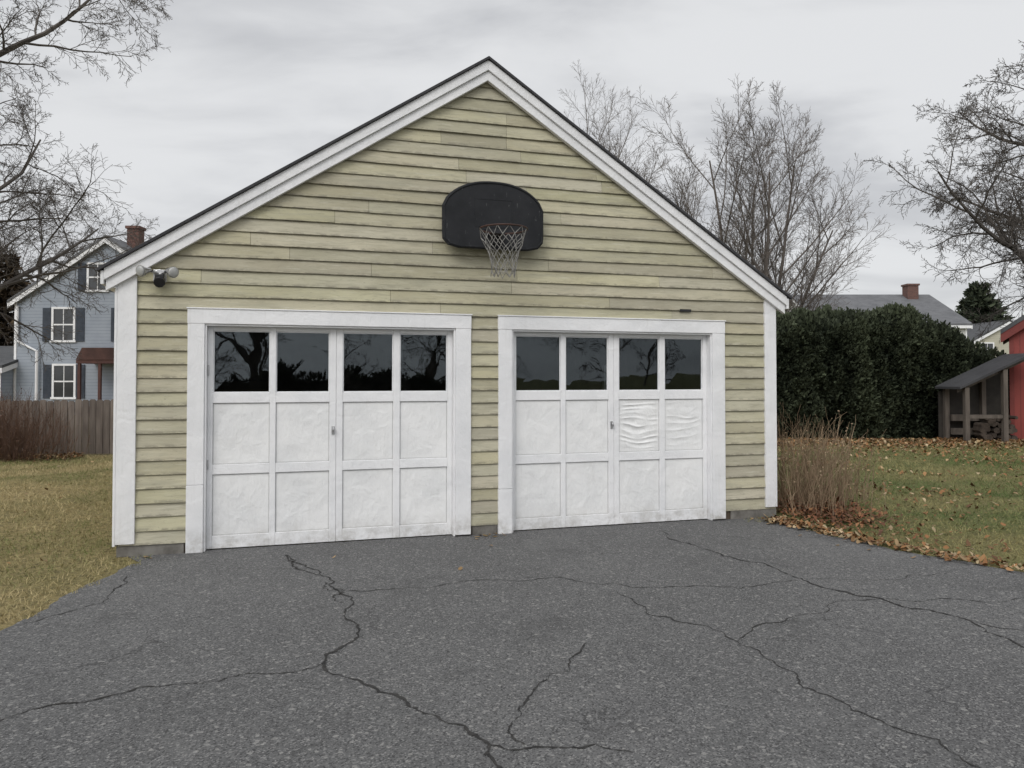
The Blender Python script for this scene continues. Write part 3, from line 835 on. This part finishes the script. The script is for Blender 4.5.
shrub('dry_shrub.001',4.05,9.6,.6,.5,.85,150,3,(.34,.25,.175),(.22,.15,.10))
shrub('dry_shrub.002',-9.9,14.4,1.0,.35,1.2,460,4,(.20,.12,.085),(.14,.085,.065),6)

# ------------------------------------------------------------------ fence
mb=MB(); rr=random.Random(6); x=-17
while x<-5.6:
    wd=.135; v=rr.uniform(.75,1.2); mb.cc=(v,v*.98,v*.95,1); h=1.14+rr.uniform(-.02,.02)
    mb.prism([(x,.03),(x+wd,.03),(x+wd,h-.03),(x+wd-.03,h),(x+.03,h),(x,h-.03)],15.4+rr.uniform(0,.01),15.425)
    x+=wd+.012
mb.cc=(.8,.8,.8,1)
for z in(.25,.88): mb.box(-17,-5.6,15.436,15.48,z,z+.08)
for i in range(6): mb.box(-17+i*2.2,-16.9+i*2.2,15.481,15.57,0,1.12)
mb.obj('wooden_fence',FENCE)

# ------------------------------------------------------------------ houses
def window(mbf,mbg,mbs,x,z,y,w_,h,shut=0.0):
    t=.09
    mbf.box(x-w_/2-t,x+w_/2+t,y-.05,y-.003,z+h/2,z+h/2+t); mbf.box(x-w_/2-t-.04,x+w_/2+t+.04,y-.08,y-.003,z-h/2-t,z-h/2)
    mbf.box(x-w_/2-t,x-w_/2,y-.05,y-.003,z-h/2,z+h/2); mbf.box(x+w_/2,x+w_/2+t,y-.05,y-.003,z-h/2,z+h/2)
    mbf.box(x-w_/2,x+w_/2,y-.04,y-.003,z-.03,z+.03); mbf.box(x-.015,x+.015,y-.035,y-.003,z+.03,z+h/2); mbf.box(x-.015,x+.015,y-.035,y-.003,z-h/2,z-.03)
    mbg.box(x-w_/2,x+w_/2,y-.015,y-.002,z-h/2,z+h/2)
    if shut:
        for s in(-1,1):
            c_=x+s*(w_/2+t+shut/2+.02)
            mbs.box(c_-shut/2,c_+shut/2,y-.045,y-.003,z-h/2-.05,z+h/2+.05)
            k=int((h)/.09)
            for i in range(k): 
                zz_=z-h/2+.05+i*(h-.1)/k
                mbs.box(c_-shut/2+.04,c_+shut/2-.04,y-.058,y-.0455,zz_,zz_+.03)
SHUT=simple('shutter_paint',(.03,.04,.055),(.05,.06,.08),5,.6,.1)
def house(name,x0,x1,y0,y1,eave,peak,ridge,wall,roof,wins,shut=0.0,chims=(),rot=0,trim=WHITE,ov=.35):
    E=empty(name,((x0+x1)/2,y0,0),rot); hwid=(x1-x0)/2; dp=y1-y0; a,b=-hwid,hwid
    mb=MB(); rm=MB(); tm=MB(); th=.12
    if ridge=='y':
        mb.prism([(a,0),(b,0),(b,eave),(0,peak),(a,eave)],0,dp)
        s=(peak-eave)/hwid
        for sg in(-1,1):
            e=sg*(hwid+ov); ze=peak-s*(hwid+ov)
            poly=[(e,ze+.02),(0,peak+.02),(0,peak+.02+th),(e,ze+.02+th)]
            if sg>0: poly=poly[::-1]
            rm.prism(poly,-ov,dp+ov)
            poly=[(e,ze-.20),(0,peak-.20),(0,peak+.018),(e,ze+.018)]
            if sg>0: poly=poly[::-1]
            tm.prism(poly,-ov+.02,-ov+.07)
    else:
        mb.prismx([(0,0),(dp,0),(dp,eave),(dp/2,peak),(0,eave)],a,b)
        s=(peak-eave)/(dp/2)
        for sg in(-1,1):
            e=dp/2+sg*(dp/2+ov); ze=peak-s*(dp/2+ov)
            poly=[(e,ze+.02),(dp/2,peak+.02),(dp/2,peak+.02+th),(e,ze+.02+th)]
            if sg>0: poly=poly[::-1]
            rm.prismx(poly,a-ov,b+ov)
            for q in(a-ov+.02,b+ov-.07):
                poly=[(e,ze-.20),(dp/2,peak-.20),(dp/2,peak+.018),(e,ze+.018)]
                if sg>0: poly=poly[::-1]
                tm.prismx(poly,q,q+.05)
        tm.box(a-ov+.08,b+ov-.08,-ov,-ov+.05,eave-s*ov-.16,eave-s*ov+.015)
    for q in(a,b): tm.box(q-.08 if q>0 else q-.02,q+.02 if q>0 else q+.08,-.03,-.002,0,eave-.05)
    mb.obj('walls',wall,E); rm.obj('roof',roof,E); tm.obj('trim',trim,E)
    fm,gm,sm=MB(),MB(),MB()
    for (x,z,w_,h,sh) in wins: window(fm,gm,sm,x-(x0+x1)/2,z,0,w_,h,shut if sh else 0)
    if wins: fm.obj('window_frames',trim,E); gm.obj('window_panes',DGLASS,E)
    if sm.v: sm.obj('shutters',SHUT,E)
    for (x,y,z0,z1,s_) in chims:
        c_=MB(); xx=x-(x0+x1)/2; c_.box(xx-s_,xx+s_,y-s_,y+s_,z0,z1); c_.box(xx-s_-.06,xx+s_+.06,y-s_-.06,y+s_+.06,z1,z1+.12)
        c_.obj('chimney',BRICK,E)
    return E
BLUE=mat_lap('blue_grey_siding',(.27,.305,.355),(.33,.365,.415),.14)
WSID=mat_lap('white_siding',(.50,.50,.48),(.58,.58,.56),.14)
CREAM=mat_lap('cream_siding',(.42,.40,.32),(.48,.46,.37),.14)
GROOF=mat_shingle('grey_roof_shingles',(.095,.098,.105),(.13,.132,.138))
DROOF=mat_shingle('dark_roof_shingles',(.05,.052,.056),(.075,.077,.08))
h1=house('blue_gable_house',-21.45,-13.55,32,43,4.95,7.62,'y',BLUE,GROOF,[(-19.35,3.9,.85,1.35,1),(-19.3,1.45,.85,1.35,1),(-17.9,5.95,.75,1.1,1),(-16.4,3.9,.85,1.35,1)],.36,[(-17.0,1.4,6.6,8.3,.26)],ov=.22)
w1=house('house_wing',-25.5,-21.5,31.2,38,2.05,2.95,'x',BLUE,DROOF,[(-22.6,1.1,.7,1.0,0)],0,ov=.2)
E=empty('entry_porch',(-18.0,30.6,0)); mb=MB()
mb.prism([(0,2.35),(1.9,2.35),(1.65,2.85),(.25,2.85)],0,1.38); mb.obj('porch_roof',mat_shingle('porch_shingles',(.09,.045,.038),(.12,.06,.048)),E)
mb=MB(); mb.box(0,1.9,.03,1.38,2.2,2.345)
for x in(.05,.9,1.75): mb.box(x,x+.11,.05,.16,.4,2.2)
mb.box(0,1.9,.03,1.38,0,.4); mb.obj('porch_frame',simple('porch_paint',(.07,.035,.03),(.11,.05,.04),3,.8),E)
mb=MB(); mb.tube([(-21.3,31.9,4.7),(-21.3,31.9,3.2),(-20.4,31.85,2.75),(-20.4,31.85,.2)],.06,6); mb.obj('downspout',WHITE,None)
dsp=bpy.data.objects['downspout']; dsp.parent=h1; dsp.location=(17.5,-32,0)
house('white_gable_house',19.2,28.2,46,55,4.95,7.15,'x',WSID,GROOF,[(21,3.4,.9,1.3,0),(23.5,3.4,.9,1.3,0),(26,3.4,.9,1.3,0)],0,[(26.9,4.0,6.2,7.8,.36)],ov=.25)
house('cream_cottage',33.2,39.0,54,62,4.1,5.7,'y',CREAM,DROOF,[(34.6,3.5,.8,1.2,0),(37.4,3.5,.8,1.2,0),(36.1,4.7,.5,.6,0)],0,ov=.25)
house('neighbor_house',-20,-9,-36,-27,5.2,7.8,'x',BLUE,DROOF,[],0)
RED=mat_lap('red_barn_boards',(.19,.035,.03),(.25,.05,.04),.2,True)
REDT=simple('red_trim_paint',(.14,.03,.026),(.19,.042,.035),3,.7)
a34=math.radians(34); bx=12.86+3.0*math.cos(a34); by=19.15-3.0*math.sin(a34)
house('red_barn',bx-3.0,bx+3.0,by,by+7,2.85,5.0,'y',RED,DROOF,[(bx-1.2,1.5,.8,.9,0)],0,rot=-a34,ov=.20,trim=REDT)
E=empty('lean_to_shed',(0,0,0)); mb=MB()
OLDW=simple('old_timber',(.075,.062,.052),(.13,.11,.092),3,.9,.4,.01,(3,3,.5))
mb.prism([(11.05,1.32),(12.85,2.16),(12.85,2.22),(11.05,1.38)],18.3,19.4); mb.obj('shed_roof',ROOFG,E)
mb=MB()
for (x,zt) in((11.2,1.36),(12.15,1.81)):
    mb.box(x,x+.11,18.35,18.46,0,zt); mb.box(x,x+.11,19.2,19.31,0,zt)
mb.prism([(11.1,1.24),(12.82,2.04),(12.82,2.13),(11.1,1.33)],18.47,18.52)
mb.box(11.315,12.145,18.37,18.43,.60,.68)
for z in(.15,.50): mb.box(11.3,12.7,19.05,19.15,z,z+.16)
mb.obj('posts_and_boards',OLDW,E)
mb=MB(); mb.prism([(11.1,0),(12.82,0),(12.82,2.03),(11.1,1.23)],19.32,19.36); mb.obj('shade_backing',simple('interior_shade',(.02,.017,.014),(.035,.03,.025),4),E)  # dark sheet closing the back, the shed's interior shade put into its colour
mb=MB(); 
rr=random.Random(9)
for i in range(45):
    x=rr.uniform(11.8,12.7); z=rr.uniform(.06,.6); mb.tube([(x,18.7,z),(x+rr.gauss(0,.02),19.0,z)],rr.uniform(.04,.08),7,True)
mb.obj('stacked_firewood',simple('firewood',(.045,.035,.028),(.09,.07,.055),8,.95,.3),E)
